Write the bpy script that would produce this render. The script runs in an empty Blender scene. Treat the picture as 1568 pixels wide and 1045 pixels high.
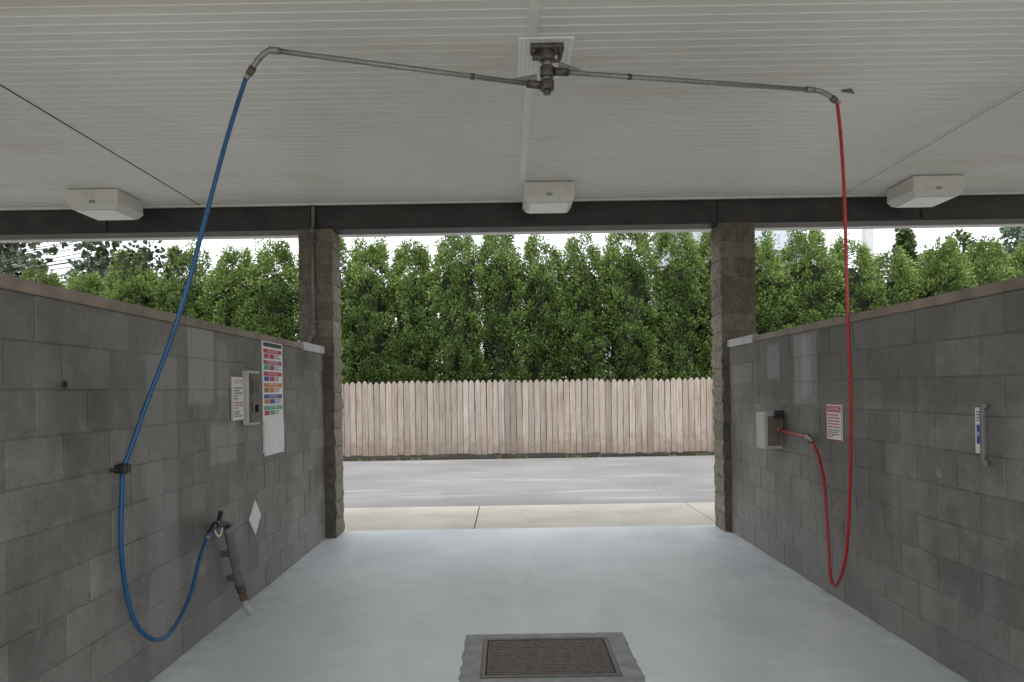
import bpy, math, random
import numpy as np
from mathutils import Vector, Matrix
random.seed(7); rng=np.random.default_rng(11)
sc=bpy.context.scene
sc.view_settings.view_transform='Standard'; sc.view_settings.look='None'; sc.view_settings.exposure=0
# ------------------------------------------------------------ node helpers
class NT:
    def __init__(s,name,rough=.8,metal=0.,spec=.5):
        s.m=bpy.data.materials.new(name); s.m.use_nodes=True
        s.t=s.m.node_tree; s.b=s.t.nodes['Principled BSDF']
        s.b.inputs['Roughness'].default_value=rough; s.b.inputs['Metallic'].default_value=metal
        s.b.inputs['Specular IOR Level'].default_value=spec
        s.co=s.n('ShaderNodeTexCoord').outputs['Object']
    def n(s,t,**k):
        x=s.t.nodes.new(t)
        for a,v in k.items(): setattr(x,a,v)
        return x
    def put(s,sock,v):
        if isinstance(v,bpy.types.NodeSocket): s.t.links.new(v,sock)
        else:
            if isinstance(v,(tuple,list)) and len(v)==3 and sock.type=='RGBA': v=(*v,1)
            sock.default_value=v
    def math(s,op,a,b=0.,c=0.):
        x=s.n('ShaderNodeMath',operation=op)
        s.put(x.inputs[0],a); s.put(x.inputs[1],b); s.put(x.inputs[2],c); return x.outputs[0]
    def mapp(s,scale=(1,1,1),loc=(0,0,0),rot=(0,0,0)):
        x=s.n('ShaderNodeMapping'); s.t.links.new(s.co,x.inputs[0])
        x.inputs['Scale'].default_value=scale; x.inputs['Location'].default_value=loc; x.inputs['Rotation'].default_value=rot
        return x.outputs[0]
    def noise(s,scale=5,detail=3,rough=.55,vec=None,dist=0):
        x=s.n('ShaderNodeTexNoise'); s.t.links.new(vec or s.co,x.inputs['Vector'])
        x.inputs['Scale'].default_value=scale; x.inputs['Detail'].default_value=detail
        x.inputs['Roughness'].default_value=rough; x.inputs['Distortion'].default_value=dist
        return x.outputs['Fac']
    def rng(s,v,a,b,c=0.,d=1.):
        x=s.n('ShaderNodeMapRange'); s.put(x.inputs[0],v)
        for i,q in enumerate((a,b,c,d)): x.inputs[i+1].default_value=q
        return x.outputs[0]
    def mix(s,f,a,b,mode='MIX'):
        x=s.n('ShaderNodeMix',data_type='RGBA',blend_type=mode)
        s.put(x.inputs[0],f); s.put(x.inputs[6],a); s.put(x.inputs[7],b); return x.outputs[2]
    def attr(s,name='Col'):
        return s.n('ShaderNodeAttribute',attribute_name=name).outputs['Color']
    def col(s,v): s.put(s.b.inputs['Base Color'],v)
    def rough(s,v): s.put(s.b.inputs['Roughness'],v)
    def bump(s,h,strength=.3,dist=.01):
        x=s.n('ShaderNodeBump'); s.put(x.inputs['Height'],h)
        x.inputs['Strength'].default_value=strength; x.inputs['Distance'].default_value=dist
        s.t.links.new(x.outputs[0],s.b.inputs['Normal'])
    def xyz(s,v=None):
        x=s.n('ShaderNodeSeparateXYZ'); s.t.links.new(v or s.co,x.inputs[0]); return x.outputs
def simple(name,c,rough=.6,metal=0.,var=.15,scale=12,bump=0.):
    k=NT(name,rough,metal); f=k.noise(scale,3)
    k.col(k.mix(k.rng(f,.3,.7),tuple(x*(1-var) for x in c),tuple(min(1,x*(1+var)) for x in c)))
    k.rough(k.rng(f,.3,.7,max(.02,rough-.1),min(1,rough+.1)))
    if bump: k.bump(k.noise(scale*8,2),bump,.005)
    return k.m
# ------------------------------------------------------------ mesh builder
class MB:
    def __init__(s): s.v=[];s.f=[];s.mi=[];s.c=[];s.mats=[]
    def slot(s,m):
        if m not in s.mats: s.mats.append(m)
        return s.mats.index(m)
    def add(s,vs,fs,m,col=(1,1,1),M=None):
        o=len(s.v)
        for p in vs:
            p=Vector(p)
            if M is not None: p=M@p
            s.v.append(tuple(p))
        i=s.slot(m)
        for f in fs: s.f.append([o+q for q in f]); s.mi.append(i); s.c.append(col)
    def box(s,x0,x1,y0,y1,z0,z1,m,col=(1,1,1),M=None):
        vs=[(x0,y0,z0),(x1,y0,z0),(x1,y1,z0),(x0,y1,z0),(x0,y0,z1),(x1,y0,z1),(x1,y1,z1),(x0,y1,z1)]
        s.add(vs,[(0,3,2,1),(4,5,6,7),(0,1,5,4),(1,2,6,5),(2,3,7,6),(3,0,4,7)],m,col,M)
    def tube(s,pts,r,m,seg=12,smooth=0,M=None,caps=True):
        pts=[Vector(p) for p in pts]
        rs=r if isinstance(r,(list,tuple)) else None
        if smooth:
            q=[];P=[pts[0]*2-pts[1]]+pts+[pts[-1]*2-pts[-2]]
            for i in range(1,len(P)-2):
                for j in range(smooth):
                    t=j/smooth;a,b,c,d=P[i-1:i+3]
                    q.append(.5*((2*b)+(c-a)*t+(2*a-5*b+4*c-d)*t*t+(3*b-a-3*c+d)*t**3))
            q.append(pts[-1]); pts=q
        n=len(pts); vs=[];prev=None
        for i,p in enumerate(pts):
            t=(pts[min(i+1,n-1)]-pts[max(i-1,0)]).normalized()
            if prev is None:
                a=Vector((0,0,1)) if abs(t.z)<.9 else Vector((1,0,0))
                u=t.cross(a).normalized()
            else: u=(prev-t*prev.dot(t)).normalized()
            prev=u; w=t.cross(u); rr=rs[min(i,len(rs)-1)] if rs else r
            for k in range(seg):
                an=2*math.pi*k/seg; vs.append(p+(u*math.cos(an)+w*math.sin(an))*rr)
        fs=[]
        for i in range(n-1):
            for k in range(seg):
                k2=(k+1)%seg; fs.append((i*seg+k,i*seg+k2,(i+1)*seg+k2,(i+1)*seg+k))
        if caps:
            fs.append(tuple(range(seg))[::-1]); fs.append(tuple((n-1)*seg+k for k in range(seg)))
        s.add(vs,fs,m,(1,1,1),M)
    def build(s,name,bevel=0,parent=None,smooth=False,seg=1):
        me=bpy.data.meshes.new(name); me.from_pydata(s.v,[],s.f)
        for m in s.mats: me.materials.append(m)
        me.polygons.foreach_set('material_index',s.mi)
        ca=me.color_attributes.new('Col','FLOAT_COLOR','CORNER')
        arr=[]
        for f,c in zip(s.f,s.c): arr+= [c[0],c[1],c[2],1.0]*len(f)
        ca.data.foreach_set('color',arr)
        if smooth: me.polygons.foreach_set('use_smooth',[len(f)==4 for f in s.f])
        me.update()
        o=bpy.data.objects.new(name,me); sc.collection.objects.link(o)
        if bevel:
            b=o.modifiers.new('bevel','BEVEL'); b.width=bevel; b.segments=seg; b.limit_method='ANGLE'
        if parent: o.parent=parent
        return o
def empty(name,loc=(0,0,0)):
    o=bpy.data.objects.new(name,None); o.location=loc; sc.collection.objects.link(o); return o
# ------------------------------------------------------------ key dims
EYE=1.62; XL=-2.05; XR=2.48; YC=8.39; YB=8.79; ZC=3.75; WT=2.13; YF=.4  # YF: unseen near edge of roof and walls, set to tune light from behind
# ------------------------------------------------------------ materials
def block_mat(name,patches,tint=(.10,.092,.08)):
    k=NT(name,.5)
    base=k.attr()
    o=k.xyz(); y,z=o[1],o[2]
    n9=k.noise(8,4,.65); wob=k.rng(n9,0,1,-.12,.12)
    n1=k.noise(1.3,6,.7)
    c=k.mix(k.rng(n1,.33,.67),(.52,.51,.49),(1.42,1.40,1.37))
    c=k.mix(1.0,base,c,'MULTIPLY')
    c=k.mix(k.rng(n9,.50,.70,0,.40),c,(.10,.092,.08))
    c=k.mix(k.rng(n9,.45,.28,0,.38),c,(.30,.295,.28))
    st=k.noise(3.2,4,.6,k.mapp((1,1,.14)))
    c=k.mix(k.rng(st,.55,.75,0,.38),c,(.31,.305,.29))
    c=k.mix(k.rng(st,.47,.30,0,.35),c,(.08,.078,.073))
    p=k.noise(100,2,.7)
    c=k.mix(k.rng(p,.28,.45,.65,0),c,(.04,.04,.038))
    c=k.mix(k.rng(p,.62,.75,0,.35),c,(.4,.4,.38))
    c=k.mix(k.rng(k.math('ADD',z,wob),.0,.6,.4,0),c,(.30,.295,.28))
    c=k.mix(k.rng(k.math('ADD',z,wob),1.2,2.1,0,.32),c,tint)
    for (cy,cz,hy,hz,amt,pc) in patches:
        a=k.math('DIVIDE',k.math('ABSOLUTE',k.math('SUBTRACT',y,cy)),hy)
        b=k.math('DIVIDE',k.math('ABSOLUTE',k.math('SUBTRACT',z,cz)),hz)
        mm=k.math('ADD',k.math('MAXIMUM',a,b),wob)
        c=k.mix(k.rng(mm,.90,1.08,amt,0),c,pc)
    k.col(c)
    k.rough(k.rng(n1,.3,.7,.38,.62))
    k.bump(p,.4,.004)
    return k.m
LP=(.38,.38,.37)
m_wl=block_mat('left_block_paint',[(5.04,1.82,.21,.26,.6,LP),(5.42,1.27,.25,.14,.5,LP),(5.4,1.80,.10,.2,.35,LP),(6.0,1.35,.14,.3,.2,LP),(4.45,1.0,.2,.9,.25,LP),(7.1,1.9,.5,.12,.25,(.07,.07,.068))])
m_wr=block_mat('right_block_paint',[(6.75,1.8,.75,.3,.45,(.06,.06,.06)),(7.75,1.7,.2,.35,.3,(.08,.08,.08)),(6.25,1.76,.24,.3,.5,LP),(6.22,1.78,.1,.26,.4,(.46,.46,.45)),(7.0,1.85,.16,.16,.35,LP),(4.3,1.85,1.9,.35,.3,(.06,.06,.055)),(5.5,1.1,.6,.35,.3,(.09,.09,.085))],(.09,.087,.08))
m_cap=simple('cap_brown',(.23,.185,.145),.7,var=.3,scale=5,bump=.2)
m_caplight=simple('cap_grey',(.45,.45,.43),.7,var=.15,scale=8,bump=.2)
k=NT('split_face_block',.95)
n14=k.noise(14,4,.7)
c=k.mix(1.0,k.attr(),k.mix(k.rng(n14,.3,.7),(.6,.58,.55),(1.25,1.22,1.15)),'MULTIPLY')
p=k.noise(80,3,.7); c=k.mix(k.rng(p,.35,.5,.5,0),c,(.04,.033,.026)); k.col(c); k.bump(p,.7,.01); m_split=k.m
# floor
k=NT('painted_concrete_floor',.4)
a=k.noise(.9,5,.6,dist=.6); b=k.noise(5,4,.65)
c=k.mix(k.rng(a,.3,.7),(.61,.65,.675),(.77,.80,.82))
c=k.mix(k.rng(b,.45,.72,0,.22),c,(.55,.58,.60))
sw=k.noise(1.6,5,.6,k.mapp((1,.35,1),rot=(0,0,.5)),.8)
c=k.mix(k.rng(sw,.48,.70,0,.5),c,(.84,.86,.87))
sp=k.noise(70,1,.5); c=k.mix(k.rng(sp,.72,.78,0,.4),c,(.3,.3,.29))
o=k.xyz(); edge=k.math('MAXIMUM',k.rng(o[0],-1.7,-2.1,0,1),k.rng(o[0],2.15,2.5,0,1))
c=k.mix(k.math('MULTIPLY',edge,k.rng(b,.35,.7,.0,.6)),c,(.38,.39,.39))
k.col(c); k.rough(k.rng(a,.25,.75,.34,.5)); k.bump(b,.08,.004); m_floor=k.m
k=NT('concrete_apron',.9)
c=k.mix(k.rng(k.noise(1.3,5,.6),.3,.7),(.46,.42,.35),(.60,.56,.485))
c=k.mix(k.rng(k.noise(60,3,.7),.3,.5,.4,0),c,(.2,.18,.15))
c=k.mix(k.rng(k.noise(3,4,.6,k.mapp((1,.2,1))),.6,.75,0,.4),c,(.3,.27,.23)); k.col(c); m_apron=k.m
k=NT('weathered_asphalt',.9)
c=k.mix(k.rng(k.noise(.5,5,.6),.3,.7),(.225,.22,.218),(.33,.325,.315))
c=k.mix(k.rng(k.noise(90,2,.8),.3,.6,.6,0),c,(.10,.10,.10))
c=k.mix(k.rng(k.noise(1.2,4,.6,k.mapp((.25,1.5,1))),.55,.7,0,.6),c,(.43,.42,.40))
v=k.n('ShaderNodeTexVoronoi',feature='DISTANCE_TO_EDGE'); k.t.links.new(k.mapp((.5,.8,1)),v.inputs['Vector']); v.inputs['Scale'].default_value=.8
c=k.mix(k.rng(k.math('ADD',v.outputs[0],k.rng(k.noise(6,2),0,1,-.01,.03)),.0,.012,.6,0),c,(.08,.08,.08))
k.col(c); m_asph=k.m
k=NT('grass_ground',1.)
k.col(k.mix(k.rng(k.noise(3,4),.3,.7),(.04,.055,.02),(.10,.09,.045))); m_grass=k.m
m_soil=simple('dark_soil',(.05,.04,.028),1.,var=.4,scale=6)
# ceiling
k=NT('ribbed_soffit',.55)
o=k.xyz(); 
fr=k.math('FRACT',k.math('MULTIPLY',o[1],10.))
dots=k.noise(200,1,.5)
band=k.math('MULTIPLY',k.rng(fr,.05,.12,0,1),k.rng(fr,.6,.7,1,0))
n45=k.noise(.45,4,.6)
c=k.mix(k.math('MULTIPLY',band,k.rng(dots,.35,.6,.26,.03)),(.72,.71,.665),(.46,.45,.41))
c=k.mix(k.rng(n45,.4,.7,0,.45),c,(.53,.515,.455))
c=k.mix(k.rng(k.noise(1.2,4,.65,k.mapp((.3,1.4,1))),.54,.75,0,.5),c,(.48,.43,.31))
k.col(c); k.rough(.5); m_ceil=k.m
m_trim=simple('trim_cream',(.72,.71,.65),.5,var=.08)
m_beam=simple('beam_dark_paint',(.030,.028,.027),.45,var=.5,scale=3)
m_fascia=simple('fascia_white',(.7,.7,.68),.5,var=.05)
m_lampbody=simple('lamp_housing',(.64,.63,.59),.5,var=.08,scale=6)
k=NT('lamp_lens',.3); k.col(k.mix(k.rng(k.noise(8),.3,.7),(.85,.86,.85),(.90,.90,.89))); m_lens=k.m
m_steel=simple('galvanised_steel',(.30,.295,.28),.4,metal=.6,var=.2,scale=30)
m_dsteel=simple('dark_cast_steel',(.12,.11,.10),.5,metal=.5,var=.35,scale=40,bump=.2)
m_sheath=simple('grey_pvc_sheath',(.15,.15,.145),.5,var=.25,scale=14,bump=.2)
m_black=simple('black_rubber',(.018,.018,.02),.45,var=.2)
m_blue=simple('blue_hose_rubber',(.010,.085,.21),.35,var=.15,scale=20)
m_red=simple('red_hose_rubber',(.40,.015,.02),.35,var=.15,scale=20)
m_white=simple('white_plastic',(.80,.80,.79),.45,var=.05)
m_rust=simple('rust',(.16,.085,.05),.85,var=.5,scale=40,bump=.4)
m_copper=simple('copper_fitting',(.42,.2,.12),.45,metal=.7,var=.3,scale=40)
m_conc=simple('patch_concrete',(.36,.37,.37),.8,var=.25,scale=9,bump=.3)
m_pit=simple('pit_dark',(.02,.02,.02),.9)
m_grate=simple('rusty_grate',(.17,.135,.115),.6,metal=.3,var=.4,scale=25)
m_conduit=simple('conduit_paint',(.17,.16,.15),.5,metal=.2,var=.2)
m_boxdk=simple('box_brown_metal_and_shade',(.15,.125,.10),.45,metal=.3,var=.3,scale=10)
m_boxst=simple('box_stainless',(.5,.49,.46),.4,metal=.3,var=.12,scale=8)
m_ink=simple('ink_dark',(.03,.03,.035),.6)
def flat(n,c): return simple('print_'+n,c,.45,var=.06)
m_pr=flat('red',(.5,.03,.05)); m_pm=flat('magenta',(.42,.05,.16)); m_po=flat('orange',(.7,.2,.04)); m_pg=flat('green',(.05,.38,.2)); m_pb=flat('blue',(.03,.07,.35)); m_pc=flat('cyan',(.07,.33,.45)); m_pbr=flat('brown',(.35,.16,.06))
# ------------------------------------------------------------ ground
def sheet(name,x0,x1,y0,y1,z,m):
    b=MB(); b.add([(x0,y0,z),(x1,y0,z),(x1,y1,z),(x0,y1,z)],[(0,1,2,3)],m); return b.build(name)
sheet('ground',-300,300,-300,300,-.30,m_grass)
b=MB(); b.box(-60,60,17.93,34,-.29,-.05,m_soil); b.build('soil_verge')
b=MB(); b.box(-60,60,10.62,17.93,-.29,-.012,m_asph); b.build('asphalt_road')
b=MB(); b.box(-60,60,-30,.2,-.29,-.012,m_apron); b.build('unseen_bounce_forecourt')  # unseen ground behind the camera, added pale to bounce light into the bay
b=MB(); xs=[-60]+[-.42+2.9*i for i in range(-8,9)]+[60]
for i in range(len(xs)-1): b.box(xs[i]+.006,xs[i+1]-.006,8.83,10.61,-.29,-.006,m_apron)
b.box(-60,60,8.82,10.6,-.29,-.03,m_pit); b.build('concrete_apron',.004)
gx0,gx1,gy0,gy1=-.17,.61,4.22,4.86
b=MB(); X=[-16,gx0,gx1,16]; Y=[.2,gy0,gy1,8.82]
for i in range(3):
    for j in range(3):
        if i==1 and j==1: continue
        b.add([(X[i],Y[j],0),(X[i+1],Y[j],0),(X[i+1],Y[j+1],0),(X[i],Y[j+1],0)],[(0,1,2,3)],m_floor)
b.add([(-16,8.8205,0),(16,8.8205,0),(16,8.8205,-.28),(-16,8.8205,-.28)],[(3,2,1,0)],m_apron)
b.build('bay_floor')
dr=empty('floor_drain')
b=MB()
for (x0,x1,y0,y1) in ((gx0,gx1,gy0-.001,gy0),(gx0,gx1,gy1,gy1+.001),(gx0-.001,gx0,gy0,gy1),(gx1,gx1+.001,gy0,gy1)):
    b.box(x0,x1,y0,y1,-.2,-.001,m_pit)
b.box(gx0,gx1,gy0,gy1,-.21,-.2,m_rust); b.build('pit',parent=dr)
b=MB()
def ring(off,rough):
    L=[];n=26
    cs=[(gx0-off,gy0-off),(gx1+off,gy0-off),(gx1+off,gy1+off),(gx0-off,gy1+off)]
    for i in range(4):
        a=cs[i];c2=cs[(i+1)%4]
        for j in range(n):
            t=j/n; L.append((a[0]+(c2[0]-a[0])*t+random.uniform(-rough,rough),a[1]+(c2[1]-a[1])*t+random.uniform(-rough,rough)))
    return L
r0=ring(.13,.007); r1=ring(.11,.005); r2=ring(.012,0)
n=len(r0); vs=[(x,y,.001) for x,y in r0]+[(x,y,.006) for x,y in r1]+[(x,y,.007) for x,y in r2]
fs=[(i,(i+1)%n,n+(i+1)%n,n+i) for i in range(n)]+[(n+i,n+(i+1)%n,2*n+(i+1)%n,2*n+i) for i in range(n)]
b.add(vs,fs,m_conc); b.build('concrete_surround',parent=dr)
b=MB()
b.box(gx0-.012,gx1+.012,gy0-.012,gy0+.02,-.04,.013,m_dsteel); b.box(gx0-.012,gx1+.012,gy1-.02,gy1+.012,-.04,.013,m_dsteel)
b.box(gx0-.012,gx0+.02,gy0+.02,gy1-.02,-.04,.013,m_dsteel); b.box(gx1-.02,gx1+.012,gy0+.02,gy1-.02,-.04,.013,m_dsteel)
b.build('frame',.003,dr)
b=MB(); nb=22
for i in range(nb):
    yy=gy0+.032+(gy1-gy0-.064)*i/(nb-1); b.box(gx0+.024,gx1-.024,yy-.007,yy+.007,-.02,.008+random.uniform(-.001,.001),m_grate)
for i in range(8):
    xx=gx0+.03+(gx1-gx0-.06)*i/7; b.box(xx-.006,xx+.006,gy0+.022,gy1-.022,-.018,.0045,m_grate)
b.build('grate',.0015,dr)
# ------------------------------------------------------------ block walls
def blockwall(name,x0,x1,mat,off=0.,y0=YF,y1=YC-.003):
    b=MB(); rows=10; h=.207; L=.405; g=.0035
    b.box(x0+.005,x1-.005,y0+.01,y1-.003,.0,rows*h-.004,mat,(.21,.205,.19))
    for r in range(rows):
        ys=[y0]; yy=y0+L*(1 if r%2 else .5)+off
        while yy<y1-.06: ys.append(yy); yy+=L
        ys.append(y1)
        for i in range(len(ys)-1):
            t=.20*random.uniform(.78,1.14)
            if random.random()<.07: t*=1.25
            cx=random.uniform(-.0015,.0015)
            col=(t*1.03,t,t*.93)
            b.box(x0+cx,x1+cx,ys[i]+g,ys[i+1]-g,r*h+g+(.0005 if r==0 else 0),(r+1)*h-g,mat,col)
    z=rows*h
    e=empty(name)
    o=b.build('blocks',.0025,e)
    b=MB(); yy=y0
    while yy<y1-.9:
        y2=min(yy+2.4,y1-.85); b.box(x0-.012,x1+.012,yy+.003,y2-.003,z-.002,WT-.005+random.uniform(-.002,.002),m_cap); yy=y2
    b.box(x0-.02,x1+.02,y1-.85,y1-.002,z-.012,WT+.01,m_caplight)
    b.build('cap',.006,e); return e
blockwall('concrete_block_wall',XL-.2,XL,m_wl,.03)
blockwall('concrete_block_wall.001',XR,XR+.2,m_wr,.11)
for i,x in enumerate((XL-.2-4.73,XR+4.73)):
    blockwall('concrete_block_wall.%03d'%(i+2),x,x+.2,m_wl,.05)
# ------------------------------------------------------------ columns
from mathutils import noise as mn
def column(name,x0,x1,y0,y1,inner):
    b=MB(); z=0; h=.2034
    b.box(x0+.012,x1-.012,y0+.006,y1-.012,.001,3.455,m_split,(.12,.11,.095))
    r=0
    while z<3.44:
        zt=min(z+h,3.458)
        spl=[(x0,x1)] if r%2 else [(x0,(x0+x1)/2-.003),((x0+x1)/2+.003,x1)]
        for (a,c2) in spl:
            t=random.uniform(.8,1.18); col=(.165*t,.147*t,.12*t)
            sd=random.random()*50
            nx=4 if len(spl)==2 else 8; ny=8; nz=5
            def P(i,j,kk):
                x=a+(c2-a)*i/nx; y=y0+(y1-y0)*j/ny; zz=z+.004+(zt-z-.008)*kk/nz
                nv=mn.noise(Vector((x*9+sd,y*14,zz*14+sd)))+.5*mn.noise(Vector((x*30+sd,y*33,zz*33)))
                isin=(inner>0 and c2==x1 and i==nx) or (inner<0 and a==x0 and i==0)
                isback=(j==ny)
                if isin: x+=inner*(.016*nv-.006*(kk in(0,nz))-.003*(j in(0,ny)))
                elif (i in(0,nx)): x+=.001*nv
                if isback: y+=.012*nv
                elif j==0: y+=.002*nv*(2 if isin else 1)
                return (x,y,zz)
            idx={};vs=[];fs=[]
            def V(i,j,kk):
                q=(i,j,kk)
                if q not in idx: idx[q]=len(vs); vs.append(P(i,j,kk))
                return idx[q]
            for i in range(nx):
                for j in range(ny):
                    fs.append((V(i,j,0),V(i,j+1,0),V(i+1,j+1,0),V(i+1,j,0))); fs.append((V(i,j,nz),V(i+1,j,nz),V(i+1,j+1,nz),V(i,j+1,nz)))
            for i in range(nx):
                for kk in range(nz):
                    fs.append((V(i,0,kk),V(i+1,0,kk),V(i+1,0,kk+1),V(i,0,kk+1))); fs.append((V(i,ny,kk),V(i,ny,kk+1),V(i+1,ny,kk+1),V(i+1,ny,kk)))
            n1=len(fs)
            for j in range(ny):
                for kk in range(nz):
                    fs.append((V(0,j,kk),V(0,j,kk+1),V(0,j+1,kk+1),V(0,j+1,kk))); fs.append((V(nx,j,kk),V(nx,j+1,kk),V(nx,j+1,kk+1),V(nx,j,kk+1)))
            b.add(vs,fs,m_split,col)
            L=(.27*t,.245*t,.205*t)  # side faces coloured lighter, painting in the daylight that falls on the jamb
            for q in range(len(fs)-n1,0,-1): b.c[-q]=L
        z+=h; r+=1
    return b.build(name)
column('block_column',-2.31,-1.93,YC,YB,1)
column('block_column.001',2.40,2.79,YC,YB,-1)
column('block_column.002',-7.1,-6.72,YC,YB,1)
column('block_column.003',7.15,7.53,YC,YB,-1)
# ------------------------------------------------------------ canopy roof
roof=empty('canopy_roof')
b=MB(); P=.1; ys=YF; prof=[]
n=int((8.46-ys)/P)+1
for i in range(n+1):
    y=ys+i*P; prof+=[(y,ZC),(y+.080,ZC),(y+.084,ZC+.006),(y+.095,ZC+.006)]
secs=[(-15,-10.63),(-10.62,-7.03),(-7.02,-3.432),(-3.424,.185-.004),(.185+.004,3.766),(3.774,7.37),(7.38,10.97),(10.98,15)]
for (a,c2) in secs:
    vs=[];fs=[]
    for (y,z) in prof: vs+=[(a,y,z),(c2,y,z)]
    for i in range(len(prof)-1): fs.append((2*i,2*i+2,2*i+3,2*i+1))
    b.add(vs,fs,m_ceil)
b.build('soffit',parent=roof)
b=MB(); b.box(-15.2,15.2,YF-.1,9.12,ZC+.03,4.2,m_fascia); b.build('deck',parent=roof)
b=MB()
b.box(.185-.03,.185+.03,YF,8.40,ZC-.006,ZC+.001,m_trim)
for x in (-3.428,3.77): b.box(x-.016,x+.012,YF,8.40,ZC-.005,ZC+.001,m_trim); b.box(x+.012,x+.024,YF,8.40,ZC-.003,ZC+.001,m_pit)
b.box(-15,15,8.405,8.45,ZC-.02,ZC-.001,m_trim); b.build('seam_trim',.0015,roof)
b=MB()
b.box(-15.2,15.2,9.12,9.16,3.515,4.25,m_fascia); b.box(-15.2,15.2,9.02,9.12,3.515,3.53,m_fascia); b.box(-15.2,15.2,YF-.14,YF-.1,3.6,4.25,m_fascia)
b.box(-15.24,-15.2,YF-.1,9.12,3.5,4.25,m_fascia);b.box(15.2,15.24,YF-.1,9.12,3.5,4.25,m_fascia)
b.build('fascia',.004,roof)
b=MB(); y0,y1=8.46,8.72
b.box(-15,15,y0+.02,y0+.04,3.485,ZC-.021,m_beam); b.box(-15,15,y1-.04,y1-.02,3.485,ZC-.021,m_beam); b.box(-15,15,y0,y1,3.461,3.485,m_beam)
for i in range(-6,7):
    x=i*2.3+.1; b.box(x,x+.012,y0+.004,y0+.02,3.485,ZC-.025,m_beam)
b.build('steel_beam',.003)
# ------------------------------------------------------------ ceiling lamps
for i,x in enumerate((-4.21,.46,4.44)):
    b=MB(); y0,y1=7.67,8.21; w=.26
    b.box(x-w,x+w,y0,y1,ZC-.145,ZC-.008,m_lampbody)
    z1,z2=ZC-.145,ZC-.205; cc=.035
    vs=[(x-w-.006,y0-.006,z1),(x+w+.006,y0-.006,z1),(x+w+.006,y1+.006,z1),(x-w-.006,y1+.006,z1),(x-w+cc,y0+cc,z2),(x+w-cc,y0+cc,z2),(x+w-cc,y1-cc,z2),(x-w+cc,y1-cc,z2)]
    b.add(vs,[(0,1,5,4),(1,2,6,5),(2,3,7,6),(3,0,4,7),(3,2,1,0)],m_lampbody)
    b.add(vs[4:],[(0,3,2,1)],m_lampbody)
    b.box(x-w+.06,x+w-.06,y0+.06,y1-.06,z2-.012,z2-.002,m_lens)
    b.box(x-.03,x+.03,y0-.010,y0-.006,ZC-.15,ZC-.12,m_steel)
    b.build('ceiling_lamp' if i==0 else 'ceiling_lamp.%03d'%i,.006)
# ------------------------------------------------------------ boom
bm=empty('ceiling_swivel_boom')
b=MB()
b.box(.10,.44,4.53,5.10,ZC-.012,ZC-.001,m_white)
for i in range(11):
    for j in range(18):
        b.box(.118+i*.0285,.124+i*.0285,4.55+j*.031,4.556+j*.031,ZC-.0135,ZC-.0122,m_steel)
b.build('mount_plate',.002,bm)
b=MB(); hx,hy=.275,4.64
b.box(hx-.10,hx+.10,hy-.06,hy+.06,ZC-.04,ZC-.0135,m_dsteel)
for sx in(-1,1):
    for sy in (-1,1): b.tube([(hx+sx*.08,hy+sy*.04,ZC-.013),(hx+sx*.08,hy+sy*.04,ZC-.065)],.009,m_dsteel,8)
b.tube([(hx-.05,hy,ZC-.04),(hx-.05,hy,ZC-.085)],.022,m_dsteel,12)
b.tube([(hx,hy,ZC-.04),(hx,hy,ZC-.10)],.05,m_dsteel,16)
b.tube([(hx,hy,ZC-.10),(hx,hy,ZC-.135)],.030,m_steel,16)
b.tube([(hx,hy,ZC-.135),(hx,hy,3.55)],.043,m_dsteel,16)
b.tube([(hx,hy,3.55),(hx,hy,3.53)],.032,m_steel,16)
b.tube([(hx,hy,3.53),(hx,hy,3.47)],.043,m_dsteel,16)
b.tube([(hx,hy,3.47),(hx,hy,3.445)],.024,m_dsteel,16)
b.tube([(hx-.09,hy-.02,3.665),(hx-.03,hy-.02,3.665)],.02,m_dsteel,12)
b.tube([(hx+.02,hy,3.65),(hx+.075,hy,3.655),(hx+.09,hy,3.70),(hx+.10,hy,3.735)],.012,m_dsteel,10,4)
b.build('swivel_hub',.002,bm,True)
def arm(p,q,name,elb,gus):
    b=MB(); p=Vector(p);q=Vector(q)
    b.tube([p,q],.0155,m_steel,14)
    d=(q-p).normalized()
    b.tube([p,p+d*.09],.025,m_dsteel,14)
    b.tube([q-d*.05,q+d*.012],.021,m_steel,14)
    up=Vector((0,0,1)); s=Vector((-d.y,d.x,0)).normalized()*.006
    tri=[p+d*.03+up*gus*.065,p+d*.03,p+d*.24]
    b.add([t+s for t in tri]+[t-s for t in tri],[(0,1,2),(5,4,3),(0,3,4,1),(1,4,5,2),(2,5,3,0)],m_steel)
    b.tube([q]+[Vector(e) for e in elb],.017,m_steel,12,4)
    e=Vector(elb[-1]); e0=Vector(elb[-2]); dd=(e-e0).normalized()
    b.tube([e-dd*.01,e+dd*.035],.021,m_dsteel,12)
    b.tube([e+dd*.035,e+dd*.065],.016,m_steel,12)
    mid=p.lerp(q,.27); b.tube([mid-d*.012,mid+d*.012],.019,m_dsteel,12)
    b.build(name,parent=bm,smooth=True)
arm((.24,4.64,3.50),(-1.32,4.29,3.585),'arm_a',[(-1.355,4.285,3.565),(-1.395,4.28,3.52),(-1.425,4.28,3.475)],1)
arm((.32,4.64,3.585),(2.12,5.135,3.64),'arm_b',[(2.18,5.142,3.632),(2.23,5.143,3.605),(2.255,5.143,3.585)],1)
b=MB()
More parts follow.
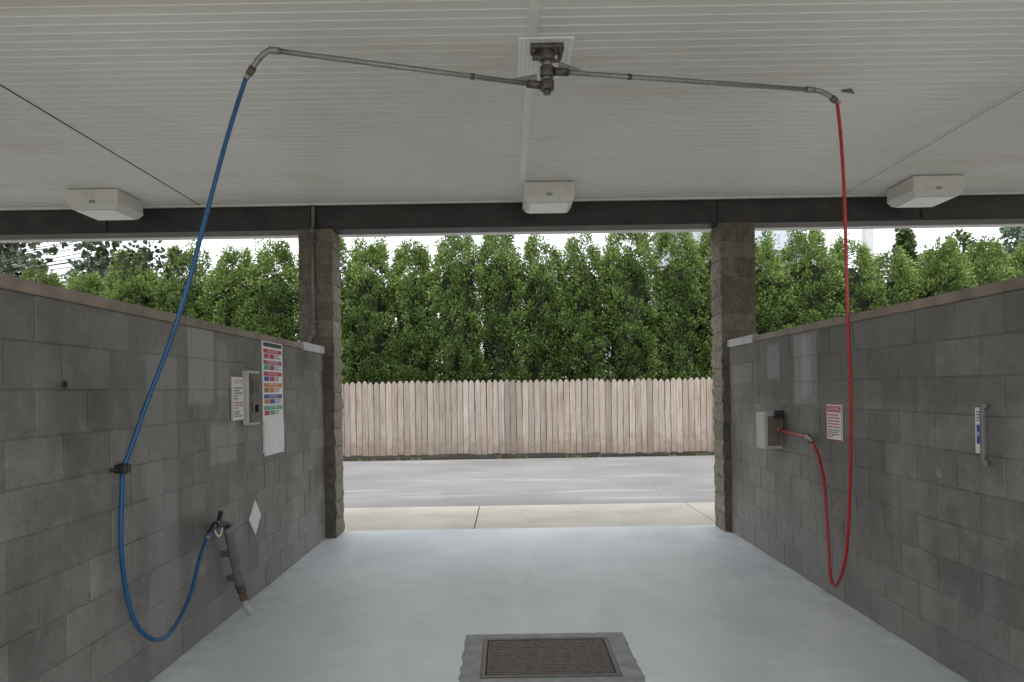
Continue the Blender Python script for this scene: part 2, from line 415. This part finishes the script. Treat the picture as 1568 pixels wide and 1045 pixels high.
b.tube([(-1.44,4.28,3.455),(-1.47,4.28,3.40),(-1.574,4.25,3.04),(-1.673,4.2,2.61),(-1.748,4.15,2.255),(-1.832,4.1,1.927),(-1.93,4.04,1.61),(-1.998,3.97,1.335),(-2.02,3.94,1.24),(-2.026,3.93,1.1),(-2.028,3.92,.826),(-2.02,3.955,.578),(-1.99,3.99,.41),(-1.96,4.11,.289),(-1.95,4.3,.265),(-1.95,4.56,.393),(-1.96,4.73,.573),(-1.97,4.88,.68)],.0125,m_blue,12,8)
b.build('blue_hose',smooth=True)
b=MB()
b.tube([(2.27,5.143,3.57),(2.290,5.14,3.53),(2.317,5.14,3.18),(2.33,5.14,2.735),(2.34,5.15,2.11),(2.362,5.17,1.573),(2.374,5.22,1.028),(2.382,5.3,.514),(2.388,5.4,.282),(2.39,5.53,.14),(2.40,5.63,.198),(2.41,5.69,.48),(2.43,5.79,.865),(2.437,5.9,1.06),(2.43,6.0,1.17)],.0115,m_red,12,8)
b.build('red_hose',smooth=True)
b=MB(); b.box(-2.05,-2.0,3.90,3.98,1.22,1.265,m_black); b.tube([(-2.02,3.94,1.215),(-2.02,3.94,1.27)],.024,m_black,12); b.tube([(-2.03,3.94,1.243),(-2.03,3.84,1.243)],.011,m_black,8)
b.build('hose_clip',.003)
e=empty('spray_gun')
b=MB()
b.tube([(-1.97,4.88,.68),(-1.972,4.94,.71)],.018,m_steel,12)
b.tube([(-1.972,4.94,.71),(-1.975,5.0,.735),(-1.978,5.06,.75)],.02,m_black,12,3)
b.tube([(-1.978,5.03,.745),(-1.978,5.12,.74),(-1.98,5.2,.725)],.026,m_black,12,3)
b.tube([(-1.975,5.1,.745),(-1.975,5.13,.80),(-1.975,5.15,.815)],.016,m_black,10,3)
b.tube([(-1.965,5.0,.72),(-1.962,5.05,.672),(-1.965,5.11,.672),(-1.972,5.16,.71)],.0055,m_white,8,5)
b.tube([(-1.98,5.19,.73),(-1.98,5.26,.71),(-1.98,5.32,.6)],.018,m_black,12,3)
b.tube([(-1.973,4.905,.69),(-1.973,4.93,.705)],.021,m_blue,12)
b.build('gun',parent=e,smooth=True)
b=MB()
b.tube([(-1.98,5.275,.69),(-1.975,5.49,.22)],[.034,.032],m_sheath,16)
b.tube([(-1.98,5.272,.698),(-1.98,5.284,.672)],.039,m_steel,16)
b.tube([(-1.975,5.48,.235),(-1.97,5.505,.18)],.036,m_dsteel,14)
b.tube([(-1.97,5.505,.18),(-1.955,5.515,.11)],[.028,.028],m_rust,12)
b.tube([(-1.955,5.515,.11),(-1.94,5.52,.06),(-1.90,5.52,.014)],.023,m_caplight,10,3)
b.box(-2.05,-2.0,5.33,5.37,.47,.51,m_dsteel); b.box(-2.05,-2.0,5.43,5.47,.27,.31,m_dsteel)
b.build('holster',parent=e)
# ------------------------------------------------------------ wall-mounted things
ML=lambda y,z,o=0:Matrix(((0,0,1,XL+.0015+o),(1,0,0,y),(0,1,0,z),(0,0,0,1)))
MR=lambda y,z,o=0:Matrix(((0,0,-1,XR-.0015-o),(-1,0,0,y),(0,1,0,z),(0,0,0,1)))
def sbox(b,M,x0,x1,y0,y1,z0,z1,m): b.box(x0,x1,y0,y1,z0,z1,m,M=M)
def textlines(b,M,x0,x1,y0,y1,n,z,m,minw=.4):
    for i in range(n):
        yy=y1-(y1-y0)*(i+.5)/n; h=(y1-y0)/n*.22; x=x0; end=x0+(x1-x0)*random.uniform(minw,1)
        while x<end-.003:
            w=min(random.uniform(.012,.045),end-x); sbox(b,M,x,x+w,yy-h,yy+h,z,z+.0006,m); x+=w+.008
def text(b,s,size,M,m,x,y,z,w=None):
    cu=bpy.data.curves.new('t','FONT'); cu.body=s; cu.size=size; cu.align_x='CENTER'; cu.align_y='CENTER'
    o=bpy.data.objects.new('t',cu); sc.collection.objects.link(o); dg=bpy.context.evaluated_depsgraph_get()
    me=bpy.data.meshes.new_from_object(o.evaluated_get(dg))
    sx=1
    if w:
        ww=max(v.co.x for v in me.vertices)-min(v.co.x for v in me.vertices); sx=w/ww
    b.add([(v.co.x*sx+x,v.co.y+y,z) for v in me.vertices],[tuple(p.vertices) for p in me.polygons],m,M=M)
    bpy.data.objects.remove(o)
M=ML(6.27,1.12); b=MB(); W,H=.56,.96
sbox(b,M,0,W,0,H,0,.006,m_white)
cols=[(m_pr,m_pm),(m_pm,m_pg),(m_pr,m_pb),(m_po,m_pbr),(m_pb,m_po),(m_pg,m_pr)]
names=['SOAP','RINSE','FOAM BRUSH','PRE SOAK','WAX','SPOT FREE']
z=.0065
sbox(b,M,.03,W-.03,H-.055,H-.02,z,z+.0006,m_ink)
for i,(ca,cb) in enumerate(cols):
    yt=H-.075-i*.097
    sbox(b,M,.03,W-.03,yt-.034,yt,z,z+.0006,ca)
    sbox(b,M,.04,.17,yt-.080,yt-.040,z,z+.0006,cb)
    sbox(b,M,.19,.32,yt-.080,yt-.040,z,z+.0006,ca)
    text(b,names[i],.026,M,m_white,.28,yt-.017,z+.0010,.26)
    textlines(b,M,.34,W-.04,yt-.080,yt-.040,3,z,m_ink)
b.build('wash_menu_sign')
b=MB(); sbox(b,ML(6.275,1.10),0,.55,0,.29,.008,.014,m_white)
for p in ((.02,.02),(.53,.02),(.02,.27),(.53,.27)): sbox(b,ML(6.275,1.10),p[0]-.006,p[0]+.006,p[1]-.006,p[1]+.006,.014,.017,m_steel)
b.build('blank_notice_board',.001)
e=empty('coin_control_box')
M=ML(5.555,1.41); b=MB()
sbox(b,M,.245,.50,-.03,.395,0,.05,m_boxst)
sbox(b,M,.265,.48,-.01,.375,.051,.06,m_boxdk)
sbox(b,M,.29,.43,.21,.31,.061,.068,m_dsteel); sbox(b,M,.30,.32,.07,.15,.061,.072,m_steel)
b.tube([(.38,.10,.06),(.38,.10,.085)],.03,m_black,16,M=M); b.tube([(.38,.10,.085),(.38,.10,.095)],.013,m_steel,12,M=M)
b.build('housing',.003,e)
M=ML(5.555,1.43,.001); b=MB(); sbox(b,M,.0,.235,-.005,.325,0,.012,m_boxst); sbox(b,M,.003,.232,0,.32,.0125,.016,m_white)
text(b,'NOTICE',.04,M,m_pr,.118,.287,.0172,.18)
textlines(b,M,.02,.215,.15,.25,5,.017,m_ink); textlines(b,M,.02,.215,.08,.14,3,.017,m_pr); textlines(b,M,.02,.215,.02,.07,3,.017,m_ink)
b.build('notice',parent=e)
b=MB(); M=ML(6.04,.63)
vs=[(0,-.14,0),(.14,0,0),(0,.14,0),(-.14,0,0)]; vs=vs+[(x,y,.006) for x,y,_ in vs]
b.add(vs,[(4,5,6,7),(0,1,5,4),(1,2,6,5),(2,3,7,6),(3,0,4,7)],m_white,M=M)
b.build('diamond_marker_plate')
b=MB(); M=ML(3.47,1.68); b.tube([(0,0,-.001),(0,0,.006)],.018,m_ink,14,M=M); b.tube([(0,0,.006),(0,0,.012)],.010,m_pit,12,M=M); b.tube([(0,0,0),(0,0,.003)],.024,m_dsteel,14,M=M); b.build('wall_anchor_socket')
e=empty('dispenser_box')
b=MB(); b.box(2.33,XR,6.80,7.05,1.05,1.38,m_boxst); b.box(2.326,2.33,6.82,7.03,1.07,1.36,m_boxst)
b.box(2.35,XR-.01,6.788,6.80,1.08,1.35,m_boxdk); b.box(2.40,2.47,6.74,6.787,1.33,1.40,m_black)  # dark panel paints shade onto the face towards the camera
b.build('housing',.005,e)
b=MB(); b.tube([(2.44,6.80,1.235),(2.44,6.6,1.215),(2.44,6.3,1.205),(2.435,6.12,1.20)],.012,m_red,10,4)
b.tube([(2.44,6.80,1.235),(2.44,6.74,1.23)],.02,m_copper,12)
b.tube([(2.435,6.13,1.20),(2.432,6.03,1.19),(2.43,5.995,1.165)],.019,m_steel,12,3)
b.tube([(2.435,6.11,1.20),(2.46,6.10,1.20)],.012,m_copper,8)
b.tube([(2.43,6.06,1.155),(2.43,6.06,1.225)],.016,m_dsteel,10)
b.build('feed_pipe',parent=e,smooth=True)
M=MR(5.83,1.20); b=MB(); sbox(b,M,0,.27,0,.28,0,.006,m_white)
for q in ((0,.27,0,.008),(0,.27,.272,.28),(0,.008,.008,.272),(.262,.27,.008,.272)): sbox(b,M,q[0],q[1],q[2],q[3],.0062,.007,m_pr)
sbox(b,M,.02,.25,.215,.26,.0072,.008,m_pr); text(b,'WARNING',.04,M,m_white,.135,.237,.0085,.2)
textlines(b,M,.025,.245,.09,.205,5,.007,m_pr,.8); textlines(b,M,.025,.245,.02,.085,4,.007,m_ink)
b.build('warning_sign')
M=MR(3.98,1.22); b=MB()
sbox(b,M,.015,.085,.03,.27,0,.012,m_white); sbox(b,M,.028,.072,.08,.18,.0125,.014,m_pb); text(b,'IN',.04,M,m_white,.05,.13,.0145,.032)
textlines(b,M,.028,.072,.195,.255,4,.0125,m_pb,.7)
b.tube([(.105,.0,.03),(.105,.27,.03)],.013,m_conduit,12,M=M); b.tube([(.105,.27,.02),(.105,.29,.02)],.018,m_plugx if False else m_conduit,12,M=M); b.tube([(.105,.0,.02),(.105,-.03,.02)],.018,m_conduit,12,M=M)
b.build('sanitiser_holder',.002)
m_plug=simple('plug_grey',(.3,.3,.29),.7,var=.2)
M=MR(4.32,1.1); b=MB(); b.tube([(0,0,0),(0,0,.006)],.024,m_plug,14,M=M); b.tube([(0,0,.006),(0,0,.012)],.012,m_plug,10,M=M); b.build('wall_plug')
b=MB(); cx=-2.145
b.tube([(cx,8.36,2.36),(cx,8.36,3.44)],.021,m_conduit,12)
b.tube([(cx,8.36,3.44),(cx,8.40,3.50),(cx,8.415,3.56),(cx,8.415,ZC-.022)],.021,m_conduit,12,4)
b.tube([(cx,8.36,2.36),(cx-.0,8.355,2.28),(cx-.04,8.345,2.22),(cx-.06,8.34,2.14)],.021,m_conduit,12,4)
for z in (2.4,2.75,3.3): b.box(cx-.05,cx+.05,8.355,8.39,z,z+.03,m_conduit)
b.tube([(cx,8.36,2.33),(cx,8.36,2.39)],.028,m_conduit,12); b.tube([(cx,8.36,3.40),(cx,8.36,3.46)],.028,m_conduit,12)
b.build('electrical_conduit',smooth=True)
b=MB(); b.add([(2.44,5.42,3.7485),(2.50,5.38,3.74),(2.55,5.43,3.72),(2.46,5.45,3.745)],[(0,1,2,3)],m_boxdk); b.build('soffit_tear')
# ------------------------------------------------------------ fence
k=NT('weathered_fence_wood',.85)
c=k.attr()
g=k.noise(22,5,.7,k.mapp((1,1,.06))); c=k.mix(1.0,c,k.mix(k.rng(g,.3,.7),(.66,.61,.56),(1.12,1.12,1.12)),'MULTIPLY')
s2=k.noise(4.5,4,.65,k.mapp((1.6,1,.25))); c=k.mix(k.rng(s2,.52,.72,0,.65),c,(.22,.15,.10))
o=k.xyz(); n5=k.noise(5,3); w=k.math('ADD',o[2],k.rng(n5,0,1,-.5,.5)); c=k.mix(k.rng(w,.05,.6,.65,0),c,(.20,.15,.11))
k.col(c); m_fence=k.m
fe=empty('wooden_fence'); b=MB(); FY=18.0; x=-22.0; pw=2.42
while x<24:
    dz=random.uniform(-.02,.02); base=x
    tone=random.uniform(.92,1.06)
    for j in range(17):
        bw=pw/17; x0=base+j*bw+.006; x1=x0+bw-.012; xm=(x0+x1)/2
        zt=1.86+dz+random.uniform(-.015,.015); zb=.09+dz+random.uniform(-.015,.015)
        t=tone*random.choice([1,1,1,.84,1.1,.92,.68]); u=random.random(); col=(.47*t,(.415-.015*u)*t,(.37-.04*u)*t)
        yo=FY+random.uniform(-.006,.006); ln=random.uniform(-.006,.006)
        pr=[(x0,zb),(x1,zb),(x1+ln,zt-.07),(xm+.02+ln,zt),(xm-.02+ln,zt),(x0+ln,zt-.07)]
        vs=[(a,yo,z) for a,z in pr]+[(a,yo+.018,z) for a,z in pr]
        fs=[tuple(range(6)),tuple(range(11,5,-1))]+[(i,6+i,6+(i+1)%6,(i+1)%6) for i in range(6)]
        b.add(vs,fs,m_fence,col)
    for z in (.35,1.0,1.55): b.box(base+.01,base+pw-.01,FY+.026,FY+.06,z+dz,z+.09+dz,m_fence,(.2,.17,.13))
    b.box(base-.05,base+.05,FY+.061,FY+.16,-.29,1.80,m_fence,(.2,.17,.13))
    x+=pw
b.build('boards_and_rails',0,fe)
# ------------------------------------------------------------ foliage
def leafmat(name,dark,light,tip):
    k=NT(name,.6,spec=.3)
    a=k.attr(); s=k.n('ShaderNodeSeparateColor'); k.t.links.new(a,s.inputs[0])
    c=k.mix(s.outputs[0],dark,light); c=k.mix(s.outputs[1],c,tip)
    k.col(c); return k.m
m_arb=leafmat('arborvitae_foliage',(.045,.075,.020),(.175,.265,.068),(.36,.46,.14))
m_dec=leafmat('broadleaf_foliage',(.03,.05,.018),(.10,.15,.045),(.18,.25,.08))
m_mapl=leafmat('maple_foliage',(.02,.03,.012),(.05,.08,.025),(.08,.13,.04))
m_far=leafmat('far_foliage',(.07,.11,.08),(.17,.23,.15),(.25,.32,.19))
m_core=simple('hedge_core_filler',(.022,.03,.012),1.,var=.5,scale=9)  # dark colour for the added solid core inside each hedge tree
m_bark=simple('bark',(.10,.075,.055),.95,var=.4,scale=14,bump=.6)
def leafmesh(name,P,D,L,W,c0,c1,mat):
    n=len(P); D=D/np.linalg.norm(D,axis=1,keepdims=True)
    R=rng.normal(size=(n,3)); S=np.cross(D,R); S/=np.linalg.norm(S,axis=1,keepdims=True)
    L=L[:,None];W=W[:,None]
    v=np.stack([P,P+D*L*.5+S*W,P+D*L,P+D*L*.45-S*W],1).reshape(-1,3)
    me=bpy.data.meshes.new(name); me.vertices.add(4*n); me.vertices.foreach_set('co',v.astype(np.float32).ravel())
    me.loops.add(4*n); me.loops.foreach_set('vertex_index',np.arange(4*n,dtype=np.int32))
    me.polygons.add(n); me.polygons.foreach_set('loop_start',np.arange(0,4*n,4,dtype=np.int32)); me.polygons.foreach_set('loop_total',np.full(n,4,dtype=np.int32))
    me.update(calc_edges=True); me.materials.append(mat)
    ca=me.color_attributes.new('Col','FLOAT_COLOR','POINT')
    c=np.zeros((n,4,4),dtype=np.float32); c[:,:,0]=c0[:,None]; c[:,:,1]=c1[:,None]; c[:,:,3]=1
    ca.data.foreach_set('color',c.ravel()); return me
def Rr(t):
    t=np.asarray(t,dtype=float); return .86*np.clip(np.where(t<.55,.86+.25*t,1.0*np.sqrt(np.clip(1-((t-.5)/.52)**2,0,1))),.05,1)
def arb(H,cx,cy,w):
    nc=520; t=rng.uniform(.15,.985,nc)**.9; th=rng.uniform(0,2*math.pi,nc)
    keep=(np.sin(th)<.25)|(rng.random(nc)<.4); t=t[keep];th=th[keep];nc=len(t)
    ph=rng.uniform(0,6)
    lob=1+.13*np.sin(th*3+t*9+ph)+rng.normal(0,.13,nc)
    r=Rr(t)*lob*rng.uniform(.80,1.02,nc)*w*np.where(t>.85,.85,1)
    C=np.stack([r*np.cos(th),r*np.sin(th),t*H+np.where(t>.9,rng.normal(0,.12,nc),0)],1); cb=rng.uniform(0,1,nc)
    cb=np.clip(cb*.75+.25*(.5+.5*np.sin(th*3+t*9+ph)),0,1)
    per=70; idx=np.repeat(np.arange(nc),per); n=len(idx)
    off=rng.normal(size=(n,3)); off/=np.linalg.norm(off,axis=1,keepdims=True); rad=rng.uniform(0,1,n)**.45
    sz=rng.uniform(.09,.2,nc)[idx]
    P=C[idx]+off*(rad*sz)[:,None]*np.array([1,1,1.4])
    out=np.stack([np.cos(th[idx]),np.sin(th[idx]),np.full(n,.7)],1)
    D=out*.8+off*.9+rng.normal(size=(n,3))*.35
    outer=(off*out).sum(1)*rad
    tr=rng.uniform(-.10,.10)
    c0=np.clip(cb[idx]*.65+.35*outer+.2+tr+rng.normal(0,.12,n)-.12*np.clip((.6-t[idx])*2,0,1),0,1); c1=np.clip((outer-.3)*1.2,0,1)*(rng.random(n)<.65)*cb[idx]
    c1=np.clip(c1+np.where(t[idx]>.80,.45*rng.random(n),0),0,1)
    L=rng.uniform(.05,.105,n); W=rng.uniform(.012,.026,n)
    P[:,0]+=cx;P[:,1]+=cy
    return P,D,L,W,c0,c1
hedge=empty('arborvitae_hedge')
hx=[-18,-11.5,-10.6,-10,-9.3,-8.4,-7.5,-6.5,-5,-3,-1.4,0,1.2,2.8,4.1,5.1,6.4,7.5,8.9,9.8,10.6,11.5,12.5,13.6,18]
hh=[4.7,4.95,5.2,5.45,5.6,5.65,5.65,5.8,5.95,6.0,5.9,5.9,6.0,5.85,5.9,5.75,5.85,5.95,5.85,5.45,5.3,5.6,5.45,5.3,5.2]
x=-16.2; parts=[]; tk=MB()
while x<17.5:
    H=float(np.interp(x,hx,hh))+random.uniform(-.45,.15); cy=20.1+random.uniform(-.15,.2); w=random.uniform(.88,1.08)
    parts.append(arb(H,x,cy,w))
    tk.tube([(x,cy,-.3),(x,cy,2.5),(x,cy+.02,H*.86)],[.08,.05,.015],m_bark,8)
    ns,nh=12,14; vs=[];fs=[]; sd=random.random()*30
    for i in range(nh+1):
        t=.03+.84*i/nh
        for j in range(ns):
            a=2*math.pi*j/ns; r=float(Rr(t))*.60*w*(1+.35*mn.noise(Vector((math.cos(a)*2+sd,math.sin(a)*2,t*9))))*(1 if i<nh else .2)
            vs.append((x+r*math.cos(a),cy+r*math.sin(a),t*H))
    for i in range(nh):
        for j in range(ns): fs.append((i*ns+j,i*ns+(j+1)%ns,(i+1)*ns+(j+1)%ns,(i+1)*ns+j))
    tk.add(vs,fs,m_core)  # made-up solid core, blocks sky light showing through the leaves
    x+=random.uniform(1.08,1.36)
tk.build('trunks_and_filler_cores',parent=hedge)
A=[np.concatenate([p[i] for p in parts]) for i in range(6)]
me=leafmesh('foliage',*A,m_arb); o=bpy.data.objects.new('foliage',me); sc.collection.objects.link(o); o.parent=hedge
def broadtree(name,base,H,rad,mat,nc=160,per=110,ls=.12,crown0=.3,trunk=.16,conical=False,clumps=None):
    e=empty(name)
    bx,by=base; b=MB(); b.tube([(bx,by,-.3),(bx+.1,by,H*.35),(bx-.05,by+.1,H*.75)],[trunk,trunk*.7,trunk*.25],m_bark,10)
    if clumps is None:
        C=[]
        while len(C)<nc:
            p=rng.uniform(-1,1,3)
            if np.linalg.norm(p)>1: continue
            z=(p[2]+1)/2; sc_=(1-z)*1.0+.05
            if not conical: C.append((bx+p[0]*rad,by+p[1]*rad,H*crown0+(H*(1-crown0))*z))
            else: C.append((bx+p[0]*rad*sc_,by+p[1]*rad*sc_,H*crown0+(H*(1-crown0))*z))
        C=np.array(C)
    else: C=np.array(clumps)
    for q in range(0,len(C),5 if clumps is None else 1):
        p=C[q]; z0=min(H*.7,max(H*.25,p[2]-rad*.5)); a=Vector((bx,by,z0)); d=Vector(p)
        md=a.lerp(d,.5)+Vector((0,0,.08*rad)); b.tube([a,md,d],[trunk*.3,trunk*.15,.008],m_bark,6,3)
    b.build('trunk_and_limbs',parent=e,smooth=True)
    n=len(C)*per; idx=np.repeat(np.arange(len(C)),per); cb=rng.uniform(0,.9,len(C))
    off=rng.normal(size=(n,3)); off/=np.linalg.norm(off,axis=1,keepdims=True); r=rng.uniform(0,1,n)**.5
    csz=(rng.uniform(.14,.28,len(C))*rad if clumps is None else np.full(len(C),.26))[idx]
    P=C[idx]+off*(r*csz)[:,None]; D=off+rng.normal(size=(n,3))*.6; D[:,2]-=.2
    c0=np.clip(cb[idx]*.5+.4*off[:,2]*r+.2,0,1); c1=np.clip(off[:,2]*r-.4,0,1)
    L=rng.uniform(.7,1.3,n)*ls; me=leafmesh('leaves',P,D,L,L*rng.uniform(.28,.4,n),c0,c1,mat)
    o=bpy.data.objects.new('leaves',me); sc.collection.objects.link(o); o.parent=e
    return e
cl=[]
for q in range(28):
    t=q/27; cl.append((-11+4.5*t+random.uniform(-.2,.2),14+random.uniform(-.5,.5),4.75-.35*t+random.uniform(-.28,.3)))
for q in range(30): cl.append((-12+random.uniform(-2.2,1.5),14+random.uniform(-2,2),5.4+random.uniform(-.6,2)))
broadtree('maple_tree',(-12.2,14.2),6.5,2.2,m_mapl,per=38,ls=.13,clumps=cl,trunk=.18)
broadtree('deciduous_tree',(-29.5,43),10.6,4.2,m_far,nc=150,per=80,ls=.36,crown0=.2,trunk=.3)
broadtree('deciduous_tree.001',(-23,45),9.8,3.5,m_far,nc=130,per=80,ls=.36,crown0=.2,trunk=.3)
broadtree('deciduous_tree.002',(24.5,40),9.2,3.0,m_dec,nc=150,per=80,ls=.3,crown0=.2,trunk=.3)
broadtree('deciduous_tree.003',(29.2,41),10.6,3.0,m_far,nc=150,per=80,ls=.3,crown0=.2,trunk=.3)
broadtree('spruce_tree',(21.3,40),10.0,1.6,m_dec,nc=200,per=60,ls=.26,crown0=.1,trunk=.2,conical=True)
n=160; px=rng.choice([-3.4,-2.2,.3,1.6,3.9,4.6,-7,8],n)+rng.normal(0,.14,n); P=np.stack([px,rng.normal(17.86,.04,n),np.full(n,-.012)],1)
D=np.stack([rng.normal(0,.5,n),rng.normal(-.2,.4,n),np.ones(n)],1)
me=leafmesh('weeds',P,D,rng.uniform(.04,.10,n),rng.uniform(.006,.015,n),rng.random(n),rng.random(n)*.4,m_arb)
o=bpy.data.objects.new('weeds',me); sc.collection.objects.link(o)
# ------------------------------------------------------------ distant buildings
m_side=simple('house_siding',(.56,.60,.64),.7,var=.05,scale=3)
m_roofm=simple('house_roof_shingle',(.34,.37,.40),.9,var=.12,scale=8)
m_glass=simple('window_glass',(.05,.07,.09),.15,var=.1)
def house(name,x0,x1,y0,y1,he,hr,nf):
    e=empty(name)
    b=MB(); b.box(x0,x1,y0,y1,-.3,he,m_side)
    for i in range(int(he/.25)): b.box(x0-.01,x1+.01,y0-.02,y0-.001,i*.25+.02,i*.25+.22,m_side)
    b.build('walls',parent=e)
    b=MB(); ov=.3
    vs=[(x0-ov,y0-ov,he),(x1+ov,y0-ov,he),(x1+ov,y1+ov,he),(x0-ov,y1+ov,he),(x0+.6,(y0+y1)/2,hr),(x1-.6,(y0+y1)/2,hr)]
    b.add(vs,[(0,1,5,4),(1,2,5),(2,3,4,5),(3,0,4),(3,2,1,0)],m_roofm); b.build('roof',parent=e)
    b=MB()
    for fl in range(nf):
        xx=x0+.6
        while xx<x1-1.2:
            b.box(xx,xx+1,y0-.06,y0-.03,fl*3+1,fl*3+2.5,m_glass)
            for q in ((xx-.08,xx,fl*3+.92,fl*3+2.58),(xx+1,xx+1.08,fl*3+.92,fl*3+2.58),(xx,xx+1,fl*3+2.5,fl*3+2.58),(xx,xx+1,fl*3+.92,fl*3+1)): b.box(q[0],q[1],y0-.09,y0-.03,q[2],q[3],m_fascia)
            xx+=2.6
    b.build('windows',parent=e)
house('grey_house',11.0,13.6,47,56,12.6,14.5,3)
house('grey_house.001',15.2,20.3,50,60,10.6,14.2,3)
b=MB(); b.box(21.6,22.1,45,45.5,-.3,12.5,m_fascia); b.box(21.5,22.2,44.9,45.6,12.5,12.7,m_conc); b.box(20.5,23,45.5,50,-.3,6,m_side); b.build('white_chimney',.02)
# ------------------------------------------------------------ world + sun
w=bpy.data.worlds.new('World'); sc.world=w; w.use_nodes=True; nt=w.node_tree; bg=nt.nodes['Background']
sky=nt.nodes.new('ShaderNodeTexSky'); sky.sky_type='NISHITA'; sky.sun_disc=False; sky.sun_elevation=math.radians(70); sky.sun_rotation=math.radians(195)
sky.dust_density=3; sky.air_density=1.0
tc=nt.nodes.new('ShaderNodeTexCoord'); no=nt.nodes.new('ShaderNodeTexNoise'); no.inputs['Scale'].default_value=2.2; no.inputs['Detail'].default_value=4
mp=nt.nodes.new('ShaderNodeMapping'); mp.inputs['Scale'].default_value=(1,1,2.5); nt.links.new(tc.outputs['Generated'],mp.inputs[0]); nt.links.new(mp.outputs[0],no.inputs['Vector'])
mr=nt.nodes.new('ShaderNodeMapRange'); mr.inputs[1].default_value=.35; mr.inputs[2].default_value=.6; mr.inputs[3].default_value=.65; mr.inputs[4].default_value=1
nt.links.new(no.outputs['Fac'],mr.inputs[0])
mx=nt.nodes.new('ShaderNodeMix'); mx.data_type='RGBA'; nt.links.new(mr.outputs[0],mx.inputs[0]); nt.links.new(sky.outputs[0],mx.inputs[6]); mx.inputs[7].default_value=(13.4,13.8,14.4,1)
nt.links.new(mx.outputs[2],bg.inputs['Color']); bg.inputs['Strength'].default_value=.15
sl=bpy.data.lights.new('sun','SUN'); sl.energy=1.5; sl.angle=math.radians(20); sl.color=(1,.96,.9)
so=bpy.data.objects.new('sun',sl); sc.collection.objects.link(so); so.rotation_euler=(math.radians(20),0,math.radians(-15)); so.location=(0,-10,30)
# ------------------------------------------------------------ camera
cd=bpy.data.cameras.new('camera'); cd.sensor_width=36; cd.lens=1150/1568*36; cd.clip_end=800; cd.clip_start=.05
cd.shift_x=7/1568; cd.shift_y=75.5/1568
co=bpy.data.objects.new('camera',cd); sc.collection.objects.link(co); co.location=(0,0,EYE); co.rotation_euler=(math.pi/2,.016,0)
sc.camera=co
